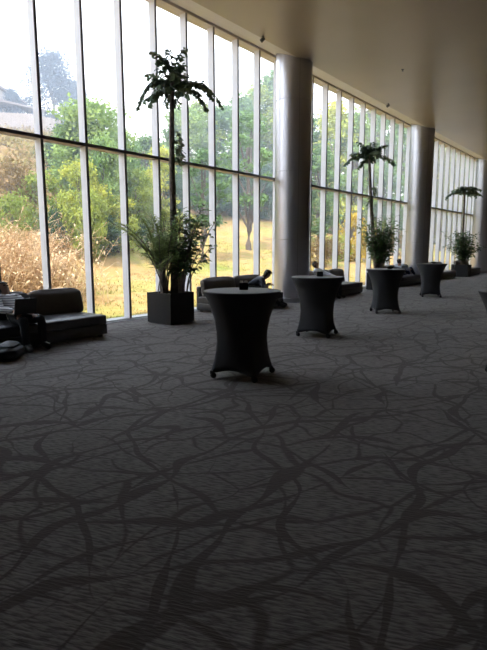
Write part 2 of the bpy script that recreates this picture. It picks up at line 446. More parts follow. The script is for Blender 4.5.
# ------------------------------------------------------------------ covered cocktail tables
TH = 1.04
def make_table(name='cocktail_table'):
    root = thing(name, 'x', 'table')
    bm = bmesh.new()
    n = 64
    rings = []
    stops = [(0, .462), (.02, .458), (.08, .43), (.2, .385), (.35, .348), (.5, .328), (.62, .326), (.74, .338), (.85, .360), (.93, .384), (1.0, .405)]
    for t, rad in stops:
        sq = max(0, (t - .12) / .88) ** 1.3
        ring = []
        for i in range(n):
            ph = 2 * pi * i / n
            c, s = cos(ph), sin(ph)
            e = 2 / (2 - 1.25 * sq) if sq < 1 else 2.66
            # rounded-square blend: corners at 45 degrees
            k = max(abs(c), abs(s))
            rs = 1 / k / sqrt(2)                                   # unit half-diagonal square
            f = (1 - sq * .92) + sq * .92 * rs
            r = rad * f
            corner = (abs(sin(2 * ph))) ** 2
            zb = .072 + .045 * (1 - corner ** 1.5)
            z = TH + (zb - TH) * t
            ring.append(bm.verts.new((r * c, r * s, z)))
        rings.append(ring)
    for a, b in zip(rings, rings[1:]):
        for i in range(n): bm.faces.new((a[i], b[i], b[(i + 1) % n], a[(i + 1) % n]))
    # turned-in hem
    hem = [bm.verts.new((v.co.x * .95, v.co.y * .95, v.co.z + .004)) for v in rings[-1]]
    for i in range(n): bm.faces.new((rings[-1][i], hem[i], hem[(i + 1) % n], rings[-1][(i + 1) % n]))
    obj('stretch_cover', bm, M['cover'], root, True)
    obj('tabletop', lathe(bmesh.new(), [(.455, TH - .012), (.463, TH - .004), (.460, TH + .003), (.45, TH + .006)], 64), M['cover_lit'], root)
    d = .385 / sqrt(2)
    obj('pole', lathe(bmesh.new(), [(.035, .1), (.035, TH - .015)], 16), M['metal_dark'], root, True)
    bm = bmesh.new()
    for a in (pi / 4, 3 * pi / 4):
        tube(bm, [(-.37 * cos(a), -.37 * sin(a), .1), (.37 * cos(a), .37 * sin(a), .1)], .018, 8)
    obj('cross_base', bm, M['metal_dark'], root)
    for sx, sy in ((1, 1), (1, -1), (-1, 1), (-1, -1)):
        c = obj('caster', BX(-.022, .022, -.022, .022, .045, .095, bevel=.006), M['metal_dark'], root, loc=(sx * d, sy * d, 0))
        w = lathe(bmesh.new(), [(.026, -.022), (.036, -.016), (.036, .016), (.026, .022)], 18)
        obj('wheel', w, M['rubber'], c, True, (.012, 0, .0365), (R(90), 0, random.Random(sx * 3 + sy).uniform(0, 3)))
    return root
tproto = make_table()
tabs = [((-3.82, 4.89), 13, 'large charcoal-covered round cocktail table closest to us, with two candles on top'),
        ((-4.59, 8.04), 14, 'second black-covered cocktail table in the row, in front of the nearest column'),
        ((-4.93, 11.9), 38, 'third black-covered cocktail table in the row, in front of the middle planter'),
        ((-5.42, 16.7), 25, 'fourth and smallest-looking black-covered cocktail table, in front of the second column'),
        ((-1.13, 6.72), 20, 'black-covered cocktail table cut off by the right edge of the picture')]
for i, ((x, y), a, lab) in enumerate(tabs):
    t = tproto if i == 0 else copy_tree(tproto)
    t.location = (x, y, 0); t.rotation_euler = (0, 0, R(a))
    tag(t, lab, 'table', 'black covered cocktail tables')

ZT = TH + .006
def candle_block(x, y, rz, label):
    t = thing('candle_holder', label, 'candle holder', (x, y, ZT), rz)
    obj('block', BX(-.055, .055, -.03, .03, 0, .085, bevel=.006), M['holder'], t)
    for s in (-1, 1):
        c = obj('candle', lathe(bmesh.new(), [(.019, .0), (.021, .022), (.017, .026)], 18), M['candle'], t, True, (s * .027, 0, .083))
        obj('wick', lathe(bmesh.new(), [(.0015, .024), (.0012, .034)], 6), M['holder'], c)
candle_block(-3.85, 4.96, R(38), 'black two-candle holder with cream candles on the nearest table')
candle_block(-4.58, 8.10, R(38), 'black candle holder on the second covered table')
def bowl(x, y, label):
    t = thing('trinket_bowl', label, 'bowl', (x, y, ZT))
    obj('bowl', lathe(bmesh.new(), [(.04, 0), (.07, .02), (.095, .055), (.09, .056), (.065, .028), (.0005, .02)], 24), M['holder'], t, True)
    obj('filling', lathe(bmesh.new(), [(.06, .03), (.075, .045), (.05, .07), (.002, .078)], 18), M['frond'], t, True)
bowl(-4.86, 11.95, 'dark little bowl with greenery on the third covered table')
bowl(-5.38, 16.75, 'dark little bowl with greenery on the fourth covered table')

# ------------------------------------------------------------------ sofas
def make_sofa(ya, yb, n, label, front=-7.5, group='dark lounge sofas along the windows'):
    Lg = yb - ya
    root = thing('lounge_sofa', label, 'sofa', (front - .5, (ya + yb) / 2, 0), 0, group)
    D = 1.02
    bm = BX(-D / 2, D / 2, -Lg / 2, Lg / 2, .045, .22, bevel=.02)
    obj('sofa_base', bm, M['sofa'], root, True)
    p = pillow(D, Lg, .19, .012, .045); 
    o = obj('seat_cushion', p, M['sofa'], root, True, (0, 0, .30))
    bm = BX(-D / 2, -D / 2 + .12, -Lg / 2, Lg / 2, .2, .62, bevel=.03)
    obj('backrest', bm, M['sofa'], root, True)
    w = Lg / n
    for i in range(n):
        obj('back_cushion', pillow(.2, w - .015, .46, .03, .07), M['sofa_back'], root, True, (-D / 2 + .235, -Lg / 2 + w * (i + .5), .58), (0, R(-12), 0))
    for sx in (-1, 1):
        for sy in (-1, 1):
            obj('foot', BX(-.03, .03, -.03, .03, 0, .05), M['metal_dark'], root, loc=(sx * (D / 2 - .09), sy * (Lg / 2 - .1), 0))
    return root
make_sofa(3.66, 5.68, 2, 'dark leather sofa at the left edge with a seated laptop user', -7.47)
make_sofa(9.22, 11.55, 2, 'dark sofa between the nearest planter and the nearest column', -7.62)
make_sofa(13.5, 16.5, 3, 'dark sofa with brown back between the nearest column and middle planter', -7.65)
make_sofa(19.9, 22.6, 2, 'dark sofa between the middle planter and the second column', -7.62)
make_sofa(25.3, 27.7, 2, 'dark sofa just left of the farthest planter', -7.72)
make_sofa(30.2, 32.6, 2, 'dark sofa just right of the farthest planter', -7.72)

# ------------------------------------------------------------------ planters and indoor plants
PW, PH = .69, .635
def planter(x, y, label):
    t = thing('planter_box', label, 'planter', (x, y, 0), 0, 'square charcoal planters along the windows')
    h = PW / 2
    bm = bmesh.new()
    o_ = [(-h, -h), (h, -h), (h, h), (-h, h)]
    i_ = [(a * .93, b * .93) for a, b in o_]
    def ring(p, z): return [bm.verts.new((a, b, z)) for a, b in p]
    r0, r1, r2, r3 = ring(o_, 0.02), ring(o_, PH), ring(i_, PH), ring(i_, PH - .09)
    for a, b in ((r0, r1), (r1, r2), (r2, r3)):
        for k in range(4): bm.faces.new((a[k], a[(k + 1) % 4], b[(k + 1) % 4], b[k]))
    bm.faces.new(r0[::-1])
    bmesh.ops.bevel(bm, geom=[e for e in bm.edges if len(e.link_faces) == 2 and e.calc_face_angle() > .5], offset=.008, segments=2, affect='EDGES')
    obj('box', bm, M['planter'], t)
    obj('plinth', BX(-h * .93, h * .93, -h * .93, h * .93, 0, .022), M['metal_dark'], t)
    rr = random.Random(int(y * 10))
    bm = bmesh.new()
    bmesh.ops.create_grid(bm, x_segments=14, y_segments=14, size=h * .925)
    for v in bm.verts: v.co.z = PH - .06 + rr.uniform(-.012, .018)
    obj('soil', bm, M['soil'], t)
    return t
PX = -7.845
for y, lab in ((7.605, 'square charcoal planter box under the tallest-looking palm, left of the nearest table'),
               (18.3, 'square charcoal planter box behind the third covered table'),
               (29.3, 'square charcoal planter box between the two farthest sofas')):
    planter(PX, y, lab)

def leaf_blade(V, Fc, p, d, nrm, ln, w, droop=0.0, fish=False):
    """one leaf: a folded blade from p along d"""
    d = d.normalized(); s = d.cross(nrm)
    if s.length < 1e-4: s = d.cross(Vector((1, 0, .3)))
    s.normalize(); nn = s.cross(d).normalized()
    i = len(V)
    q = p + d * ln * .5 - Vector((0, 0, droop * ln * .25)); e = p + d * ln - Vector((0, 0, droop * ln))
    if fish:                                                   # ragged fishtail wedge
        V += [p, q + s * w * .45 + nn * w * .1, q - s * w * .45 + nn * w * .1, e + s * w * .95, e - s * w * .7 - d * ln * .12, e + d * ln * .02 - s * w * .05]
        Fc += [(i, i + 1, i + 2), (i + 1, i + 3, i + 5), (i + 1, i + 5, i + 2), (i + 2, i + 5, i + 4)]
    else:
        V += [p, q + s * w * .5 + nn * w * .15, q, q - s * w * .5 + nn * w * .15, e]
        Fc += [(i, i + 1, i + 2), (i, i + 2, i + 3), (i + 1, i + 4, i + 2), (i + 2, i + 4, i + 3)]

def add_tube(V, Fc, pts, radii, n=4):
    base = len(V)
    for i, p in enumerate(pts):
        t = (pts[min(i + 1, len(pts) - 1)] - pts[max(i - 1, 0)]).normalized()
        a = t.cross(Vector((0, 0, 1)))
        if a.length < .05: a = t.cross(Vector((1, 0, 0)))
        a.normalize(); b = t.cross(a)
        for k in range(n):
            V.append(p + (a * cos(2 * pi * k / n) + b * sin(2 * pi * k / n)) * radii[i])
    for i in range(len(pts) - 1):
        for k in range(n):
            Fc.append((base + i * n + k, base + (i + 1) * n + k, base + (i + 1) * n + (k + 1) % n, base + i * n + (k + 1) % n))

def frond(rr, p0, az, elev, ln, sag, nleaf, lw, ll, hang, fish=True):
    """an arching rachis with leaflets; returns verts, faces"""
    V, Fc = [], []
    pts = []
    h = Vector((cos(az), sin(az), 0))
    N_ = 12
    for i in range(N_ + 1):
        t = i / N_
        pts.append(p0 + h * (ln * t * cos(elev) * (1 - .12 * t * sag)) + Vector((0, 0, ln * (t * sin(elev) - sag * t * t * .62))))
    add_tube(V, Fc, pts, [.012 * (1 - .8 * i / N_) + .002 for i in range(N_ + 1)])
    for j in range(nleaf):
        t = .16 + .84 * (j + rr.random() * .8) / nleaf
        i = min(int(t * N_), N_ - 1); f = t * N_ - i
        p = pts[i].lerp(pts[i + 1], f); tg = (pts[i + 1] - pts[i]).normalized()
        side = tg.cross(Vector((0, 0, 1))).normalized() * (1 if j % 2 else -1)
        d = side * rr.uniform(.5, 1) + tg * rr.uniform(.3, .9) + Vector((0, 0, rr.uniform(-1.0, .35) * hang))
        leaf_blade(V, Fc, p, d, Vector((rr.uniform(-.4, .4), rr.uniform(-.4, .4), 1)), ll * rr.uniform(.7, 1.25) * (1 - .35 * t), lw * rr.uniform(.7, 1.2), rr.uniform(.1, .5) * hang, fish)
    return V, Fc

RT = atan2(.6137, .7896)      # direction that runs across the view
def fishtail(name, base, top, label, specs, seed, sprouts=()):
    rr = random.Random(seed)
    root = thing(name, label, 'tree', base)
    b, tp = Vector((0, 0, 0)), Vector(top) - Vector(base)
    bm = bmesh.new()
    pts = []
    for i in range(25):
        t = i / 24
        pts.append(b.lerp(tp, t) + Vector((sin(t * 5 + seed) * .018, cos(t * 4) * .018, 0)))
    tube(bm, pts, [(.082 - .040 * i / 24) * (1.10 if i % 3 == 0 else 1) for i in range(25)], 10)
    obj('trunk', bm, M['bark'], root, True)
    for (az, el, ln, sag, nl, ll, dz) in specs:
        V, Fc = frond(rr, tp + Vector((0, 0, dz)), RT + az, el, ln, sag, int(nl * 1.5), ll * .36, ll * .85, 1.0)
        pyobj('frond', V, Fc, M['frond'], root)
    for (t, az) in sprouts:
        V, Fc = [], []
        p = b.lerp(tp, t)
        for k in range(22):
            a = RT + az + rr.uniform(-.9, .9); d = Vector((cos(a), sin(a), rr.uniform(-.9, .8)))
            q = p + Vector((cos(a), sin(a), 0)) * rr.uniform(.02, .12) + Vector((0, 0, rr.uniform(-.22, .2)))
            leaf_blade(V, Fc, q, d, Vector((0, 0, 1)), rr.uniform(.1, .18), .08, .4, True)
        pyobj('sprout', V, Fc, M['frond'], root)
    return root
def ball(rr, n, lo, hi, el0, el1, nl=16, ll=.15, dz0=-.15, dz1=.1):
    return [(2 * pi * i / n + rr.uniform(-.25, .25), rr.uniform(el0, el1), rr.uniform(lo, hi), rr.uniform(.35, .8), nl, ll, rr.uniform(dz0, dz1)) for i in range(n)]
rr = random.Random(4)
s1 = ball(rr, 16, .62, .85, .25, 1.35, 22, .17, -.2, .1) + ball(rr, 8, .45, .65, .0, .6, 16, .15, -.25, -.05) + [(pi, .85, 1.4, 1.65, 34, .13, -.22), (pi + .25, .8, 1.2, 1.55, 28, .13, -.22), (.05, .62, 1.4, 1.25, 38, .13, -.22), (-.3, .55, 1.15, 1.15, 30, .13, -.22), (.4, .3, .85, 1.1, 24, .15, -.15), (pi - .5, .4, .8, 1.2, 22, .15, -.15)]
fishtail('fishtail_palm', (PX + .02, 7.66, PH - .06), (-7.9, 7.86, 4.92), 'tall thin-trunked palm with a drooping dark crown, nearest of the three', s1, 1, [(.72, 0), (.66, .4)])
rr = random.Random(8)
s2 = ball(rr, 12, .6, .85, .1, .9, 20, .2) + ball(rr, 10, .5, .75, .9, 1.45, 18, .2, -.1, .15) + [(pi, .2, .95, .8, 22, .2, 0), (0, .2, 1.0, .7, 22, .2, 0)]
fishtail('fishtail_palm', (PX - .1, 18.2, PH - .06), (-8.2, 17.85, 4.8), 'thin-trunked palm with a small dark crown in the middle bay', s2, 2, [(.72, .2), (.62, 3.3)])
rr = random.Random(15)
s3 = ball(rr, 13, .7, 1.05, .0, .6, 20, .2) + ball(rr, 5, .4, .6, .8, 1.3, 14, .2) + [(pi, .3, 1.1, 1.0, 22, .2, 0), (0, .25, 1.1, .8, 22, .2, 0)]
fishtail('fishtail_palm', (PX - .05, 29.35, PH - .06), (-8.0, 29.3, 4.5), 'farthest thin-trunked palm with an umbrella-shaped crown', s3, 3)

def underplant(name, loc, label, seed, nstem, hmin, hmax, spread, mat, feathery, cat='plant', bias=None, nl=26, t0=.34):
    rr = random.Random(seed)
    root = thing(name, label, cat, loc)
    SV, SF, LV, LF = [], [], [], []
    for s in range(nstem):
        az = rr.uniform(0, 2 * pi) if bias is None else bias[0] + rr.uniform(-bias[1], bias[1])
        h = rr.uniform(hmin, hmax); lean = rr.uniform(.15, 1) * spread
        p0 = Vector((rr.uniform(-.1, .1), rr.uniform(-.1, .1), 0))
        hd = Vector((cos(az), sin(az), 0))
        N_ = 10; pts = []
        for i in range(N_ + 1):
            t = i / N_
            pts.append(p0 + hd * lean * t ** 1.7 + Vector((0, 0, h * (t - (.22 * t ** 3 if feathery else 0)))))
        add_tube(SV, SF, pts, [.012 * (1 - .75 * i / N_) + .003 for i in range(N_ + 1)], 5)
        for j in range(nl):
            t = t0 + (1 - t0) * (j + rr.random()) / nl
            i = min(int(t * N_), N_ - 1); p = pts[i].lerp(pts[i + 1], t * N_ - i); tg = (pts[i + 1] - pts[i]).normalized()
            a = rr.uniform(0, 2 * pi)
            if feathery:
                sd = tg.cross(Vector((0, 0, 1)))
                if sd.length < .2: sd = Vector((-hd.y, hd.x, 0))
                sd = sd.normalized() * (1 if j % 2 else -1)
                d = sd + tg * rr.uniform(.5, 1.0) + Vector((0, 0, rr.uniform(-.4, .3)))
                leaf_blade(LV, LF, p, d, Vector((0, 0, 1)), rr.uniform(.22, .42) * (1.15 - .6 * t), .045, rr.uniform(.1, .4))
            else:
                d = Vector((cos(a), sin(a), rr.uniform(-.35, .7)))
                q = p + d * rr.uniform(0, .1)
                leaf_blade(LV, LF, q, d, Vector((rr.uniform(-.5, .5), rr.uniform(-.5, .5), 1)), rr.uniform(.13, .22), rr.uniform(.06, .1), rr.uniform(0, .5))
    pyobj('stems', SV, SF, M['bark'], root)
    pyobj('foliage', LV, LF, mat, root)
    return root
SOILZ = PH - .06
underplant('areca_palm', (PX - .10, 7.50, SOILZ), 'feathery light green palm filling the nearest planter around the trunk', 21, 32, 1.05, 2.15, 1.05, M['palm'], True, bias=(RT + pi, 2.6), nl=52, t0=.45)
underplant('leafy_shrub', (PX + .12, 7.78, SOILZ), 'darker leafy shrub on the right side of the nearest planter', 22, 20, .9, 1.75, .75, M['shrubleaf'], False, bias=(RT, 1.6), nl=34, t0=.45)
underplant('leafy_shrub', (PX, 18.36, SOILZ), 'dense dark green shrub in the middle planter', 23, 58, 1.1, 2.15, .95, M['shrubleaf'], False, nl=42)
underplant('leafy_shrub', (PX, 29.3, SOILZ), 'dense dark green shrub in the farthest planter', 24, 52, .9, 1.85, 1.05, M['shrubleaf'], False, nl=40)

# ------------------------------------------------------------------ people
def person(name, label, J, rad, clothes, hairlen=.5):
    """one continuous body grown over a skeleton of joints; clothes and hair are shells lifted off that body"""
    root = thing(name, label, 'person', J['root'])
    O = Vector(J['root'])
    P = {k: Vector(v) - O for k, v in J.items() if k != 'root'}
    bm = bmesh.new(); lay = bm.verts.layers.skin.verify()
    vs = {}; bones = []
    def add(k, p, r):
        v = bm.verts.new(p); v[lay].radius = (r, r); v[lay].use_root = False; vs[k] = v; return v
    def seg(a, b, part):
        bm.edges.new((vs[a], vs[b])); bones.append((vs[a].co.copy(), vs[b].co.copy(), part))
    pel, che, nk, hd = P['pelvis'], P['chest'], P['neck'], P['head']
    add('pelvis', pel, .125); vs['pelvis'][lay].use_root = True
    add('waist', pel.lerp(che, .5), .115); add('chest', che, .125); add('neck0', che.lerp(nk, .75), .07); add('neck', nk, .052)
    hdir = (hd - nk).normalized(); face = Vector(P['look']) - hd; face = (face - hdir * face.dot(hdir)).normalized()
    lat = hdir.cross(face).normalized()
    add('jaw', hd - hdir * .055 + face * .014, .066); add('skull', hd + hdir * .03 - face * .006, .088); add('crown', hd + hdir * .085 - face * .01, .06)
    for a, b, q in (('pelvis', 'waist', 'hips'), ('waist', 'chest', 'torso'), ('chest', 'neck0', 'torso'), ('neck0', 'neck', 'neck'), ('neck', 'jaw', 'neck'), ('jaw', 'skull', 'head'), ('skull', 'crown', 'head')): seg(a, b, q)
    for s in ('l', 'r'):
        sh, el, wr = P['shoulder_' + s], P['elbow_' + s], P['wrist_' + s]
        add('sh' + s, sh, .062); add('el' + s, el, .043); add('wr' + s, wr, .029)
        seg('chest', 'sh' + s, 'torso'); seg('sh' + s, 'el' + s, 'arm'); seg('el' + s, 'wr' + s, 'arm')
        fd = (P['hand_' + s] - wr).normalized()
        ax = fd.cross(Vector((0, 0, 1))).normalized(); dn = fd.cross(ax).normalized()
        if dn.z > 0: dn = -dn
        add('pa' + s, wr + fd * .05, .031); seg('wr' + s, 'pa' + s, 'hand')
        for f, (off, ln) in enumerate(((-.028, .066), (-.009, .078), (.010, .073), (.028, .056))):
            b0 = wr + fd * .085 + ax * off
            add('f%d0' % f + s, b0, .0105); add('f%d1' % f + s, b0 + fd * ln * .5 + dn * ln * .15, .009); add('f%d2' % f + s, b0 + fd * ln * .8 + dn * ln * .5, .008)
            seg('pa' + s, 'f%d0' % f + s, 'hand'); seg('f%d0' % f + s, 'f%d1' % f + s, 'hand'); seg('f%d1' % f + s, 'f%d2' % f + s, 'hand')
        sg = 1 if s == 'l' else -1
        tb = wr + fd * .035 + ax * (-.035 if s == 'l' else .035)
        add('t0' + s, tb, .012); add('t1' + s, tb + fd * .04 + ax * (-.018 if s == 'l' else .018) + dn * .012, .010)
        seg('wr' + s, 't0' + s, 'hand'); seg('t0' + s, 't1' + s, 'hand')
        hp, kn, an, to = P['hip_' + s], P['knee_' + s], P['ankle_' + s], P['toe_' + s]
        add('hp' + s, hp, .09); add('kn' + s, kn, .06); add('cf' + s, kn.lerp(an, .3), .056); add('an' + s, an, .040); add('to' + s, to, .038)
        seg('pelvis', 'hp' + s, 'hips'); seg('hp' + s, 'kn' + s, 'leg'); seg('kn' + s, 'cf' + s, 'leg'); seg('cf' + s, 'an' + s, 'leg'); seg('an' + s, 'to' + s, 'foot')
    me = bpy.data.meshes.new('sk'); bm.to_mesh(me); bm.free()
    tmp = bpy.data.objects.new('sk', me); COL.objects.link(tmp)
    sk = tmp.modifiers.new('s', 'SKIN'); sk.use_smooth_shade = True; sk.branch_smoothing = .3
    su = tmp.modifiers.new('u', 'SUBSURF'); su.levels = 2; su.render_levels = 2
    dg = bpy.context.evaluated_depsgraph_get(); dg.update()
    body = bpy.data.meshes.new_from_object(tmp.evaluated_get(dg))
    bpy.data.objects.remove(tmp)
    body.materials.clear()
    # shape the face: brow, nose, chin pushed out of the skull along the line of sight
    for v in body.vertices:
        d = v.co - hd
        f, u, l = d.dot(face), d.dot(hdir), d.dot(lat)
        if f > .03 and abs(u) < .12 and abs(l) < .09:
            nose = exp(-(l / .013) ** 2 - ((u + .012) / .024) ** 2) * .026
            brow = exp(-(l / .05) ** 2 - ((u - .03) / .014) ** 2) * .007
            lips = exp(-(l / .024) ** 2 - ((u + .052) / .009) ** 2) * .007
            chin = exp(-(l / .026) ** 2 - ((u + .088) / .018) ** 2) * .012
            sock = -sum(exp(-((l - e) / .015) ** 2 - ((u - .012) / .012) ** 2) for e in (-.032, .032)) * .008
            v.co += face * (nose + brow + lips + chin + sock)
    bo = link('body', body, root, M['skin'])
    for p in body.polygons: p.use_smooth = True
    def part_of(c):
        best, bd = None, 1e9
        for a, b, q in bones:
            ab = b - a; t = max(0, min(1, (c - a).dot(ab) / max(ab.length_squared, 1e-9)))
            dd = (c - a - ab * t).length
            if dd < bd: bd, best = dd, q
        return best
    parts = [part_of(p.center) for p in body.polygons]
    def shell(nm, keep, off, mat, extra=None):
        V, Fc, ix = [], [], {}
        for p, q in zip(body.polygons, parts):
            if not keep(q, p.center): continue
            fc = []
            for vi in p.vertices:
                if vi not in ix:
                    v = body.vertices[vi]; ix[vi] = len(V)
                    o = off(v.co, v.normal) if callable(off) else v.normal * off
                    V.append(v.co + o)
                fc.append(ix[vi])
            Fc.append(fc)
        if not Fc: return
        o = pyobj(nm, V, Fc, mat, root, True)
        so = o.modifiers.new('thick', 'SOLIDIFY'); so.thickness = .009; so.offset = -1
        return o
    cl = clothes
    shell('top', lambda q, c: q in ('torso', 'arm') or (q == 'hips' and (c - pel).dot((che - pel).normalized()) > -.02), lambda c, n: n * (.016 + .006 * sin(c.z * 60 + c.x * 25)), cl['top'])
    shell('trousers', lambda q, c: q in ('hips', 'leg'), lambda c, n: n * (.013 + .004 * sin(c.z * 50 + c.y * 40)), cl['trousers'])
    mid = {s: (P['ankle_' + s] + P['toe_' + s]) / 2 for s in 'lr'}
    for s in 'lr':
        shell('shoe', lambda q, c, s=s: q == 'foot' and (c - mid[s]).length <= (c - mid['r' if s == 'l' else 'l']).length, .014, cl['shoes'])
    def hk(q, c):
        if q not in ('head', 'neck'): return False
        d = c - hd; f, u = d.dot(face), d.dot(hdir)
        return (u > .055) or (f < .012 and u > -.03 - hairlen * .1) 
    shell('hair', hk, lambda c, n: n * (.016 + .010 * hairlen), M['hair'])
    for e in (-.032, .032):
        bm2 = bmesh.new(); bmesh.ops.create_uvsphere(bm2, u_segments=10, v_segments=8, radius=.0115)
        obj('eye', bm2, M['eye'], root, True, tuple(hd + face * .078 + hdir * .012 + lat * e))
    for e in (-1, 1):
        bm2 = bmesh.new(); bmesh.ops.create_uvsphere(bm2, u_segments=10, v_segments=8, radius=1)
        for v in bm2.verts:
            c = v.co.copy(); v.co = hd + lat * e * (.086 + c.x * .011) + face * (c.y * .018 - .012) + hdir * (c.z * .032)
        obj('ear', bm2, M['skin'], root, True)
    return root

def pose(hip, yaw, torso, lean, look, kneedir, thigh=.44, shin=.42, seatz=.44, feet=None, hands=None, side=0.0, headf=.06):
    """seated joints; the body faces yaw, the trunk leans by lean radians (+ forward)"""
    f = Vector((cos(yaw), sin(yaw), 0)); l = Vector((-sin(yaw), cos(yaw), 0)); z = Vector((0, 0, 1))
    h = Vector(hip)
    u = (z * cos(lean) + f * sin(lean)); u = (u + l * side).normalized()
    che = h + u * torso * .78; nk = h + u * torso * 1.12 + f * .02; hd = nk + (u + z * .6 + f * headf).normalized() * .135
    J = {'root': (h.x, h.y, 0), 'pelvis': h, 'chest': che, 'neck': nk, 'head': hd, 'look': hd + Vector(look)}
    for s, sg in (('l', 1), ('r', -1)):
        sh = che + u * .10 + l * sg * .175
        hp = h + l * sg * .095 - z * .01
        kd = (f * kneedir[0] + z * kneedir[1]).normalized()
        kn = hp + kd * thigh + l * sg * .05
        J['shoulder_' + s] = sh; J['hip_' + s] = hp; J['knee_' + s] = kn
        an = Vector(feet[s]) if feet else Vector((kn.x, kn.y, .07)) + f * .08
        J['ankle_' + s] = an; 
        td = Vector((an.x - hp.x, an.y - hp.y, 0)).normalized()
        J['toe_' + s] = an + td * .15 + Vector((0, 0, .045 - an.z))
        w = Vector(hands[s]) if hands else kn + z * .1 - f * .12
        d = w - sh; L2 = d.length; mid = (sh + w) / 2
        bend = sqrt(max(0.0, .29 ** 2 - (L2 / 2) ** 2)) if L2 < .56 else .02
        J['elbow_' + s] = mid + (l * sg * .6 - z * .8).normalized() * bend
        J['wrist_' + s] = w; J['hand_' + s] = w + (d.normalized() * .4 + f * .6)
    return J

J = pose((-7.72, 4.18, .485), R(0), .42, -.85, (1, .1, -.5), (1, -.01), .42, .42, feet={'l': (-7.30, 4.33, .085), 'r': (-7.26, 4.04, .085)}, hands={'l': (-7.52, 4.24, .60), 'r': (-7.52, 4.02, .60)})
person('person', 'person in striped light top with an open laptop on their lap, at the left edge', J, None, {'top': M['shirt_stripe'], 'trousers': M['darkjeans'], 'shoes': M['shoe']})
J = pose((-8.27, 10.83, .50), R(38), .44, 1.0, (.7, .5, -.75), (1, .02), .44, .43, feet={'l': (-7.62, 11.45, .085), 'r': (-7.48, 11.17, .085)}, hands={'l': (-7.86, 11.20, .62), 'r': (-7.78, 11.02, .62)})
person('person', 'person in dark hooded top hunched forward on the sofa left of the nearest column', J, None, {'top': M['navy'], 'trousers': M['black_cloth'], 'shoes': M['shoe']}, hairlen=1.6)
J = pose((-7.92, 14.28, .515), R(12), .42, -.62, (.9, .5, -.1), (1, .03), .44, .42, feet={'l': (-7.45, 14.5, .085), 'r': (-7.45, 14.22, .085)}, hands={'l': (-7.62, 14.44, .66), 'r': (-7.64, 14.25, .66)})
person('person', 'dark-haired person in white top seated behind the second covered table', J, None, {'top': M['white_cloth'], 'trousers': M['darkjeans'], 'shoes': M['shoe']})
J = pose((-7.98, 21.0, .515), R(84), .43, -.7, (.3, 1, -.3), (1, .5), .44, .42, feet={'l': (-8.02, 21.86, .45), 'r': (-7.80, 21.84, .45)}, hands={'l': (-8.14, 21.22, .66), 'r': (-7.82, 21.24, .64)})
person('person', 'person in pale blue top and blue jeans lounging along the sofa before the second column', J, None, {'top': M['pale'], 'trousers': M['jeans'], 'shoes': M['shoe_light']})

# laptop on the first person's lap
t = thing('laptop', 'open dark laptop on the lap of the person at the left edge', 'laptop', (-7.36, 4.10, .565), R(0))
obj('keyboard_base', BX(-.24, 0, -.175, .175, 0, .016, bevel=.004), M['laptop'], t)
ld = obj('lid', BX(-.006, .006, -.175, .175, 0, .235, bevel=.003), M['laptop'], t, loc=(.0, 0, .012), rot=(0, R(14), 0))
obj('display', BX(-.0075, -.0058, -.16, .16, .015, .22), M['screen'], ld)
# the bag on the carpet
t = thing('backpack', 'slumped black backpack on the carpet in front of the left sofa', 'bag', (-7.02, 3.62, 0), R(38)); t.scale = (.85, .85, .72)
obj('bag_body', pillow(.34, .52, .24, .05, .09), M['bag'], t, True, (0, 0, .145))
obj('front_pocket', pillow(.22, .34, .07, .02, .03), M['bag'], t, True, (.03, -.02, .285), (R(3), R(6), 0))
for s in (-1, 1):
    obj('strap', tube(bmesh.new(), [(-.12, .2 * s, .26), (-.2, .12 * s, .2), (-.24, 0, .1), (-.22, -.1 * s, .03)], .016, 6), M['bag'], t, True)
obj('grab_handle', tube(bmesh.new(), [(-.05, .26, .2), (-.04, .32, .23), (.04, .32, .23), (.05, .26, .2)], .011, 6), M['bag'], t, True)

# ------------------------------------------------------------------ the hillside outside
def sm(a, b, t):
    t = max(0., min(1., (t - a) / (b - a))); return t * t * (3 - 2 * t)
def terr(x, y):
    u = max(0, -x - 9.3); ky = max(0, min(1, (y - 6) / 27))
    h = -.12 + 3.4 * min(u, 18) / 15 * ky
    u0 = 8 + 10 * sm(14, 30, y); v = max(0, u - u0)
    return h + 17 * (1 - exp(-v * .46 / 17 * 1.25))
us = [0, .5, 1, 1.5, 2, 3] + [4 + i for i in range(56)] + [62, 66, 72, 80, 90, 105, 130]
ys = [-60, -50, -42, -36, -30] + [-26 + i * 1.5 for i in range(75)] + [90, 97, 105, 115, 130, 150, 180]
rr = random.Random(2)
V = [(-9.16 - u, y, terr(-9.3 - u, y) + (rr.uniform(-.05, .05) if u > 2 else 0)) for u in us for y in ys]
ny = len(ys)
Fc = [(i * ny + j, i * ny + j + 1, (i + 1) * ny + j + 1, (i + 1) * ny + j) for i in range(len(us) - 1) for j in range(ny - 1)]
g = pyobj('ground', V, Fc, M['ground'], None, True)
struct(g, 'sunlit grassy slope rising to a scrubby hill outside the windows')

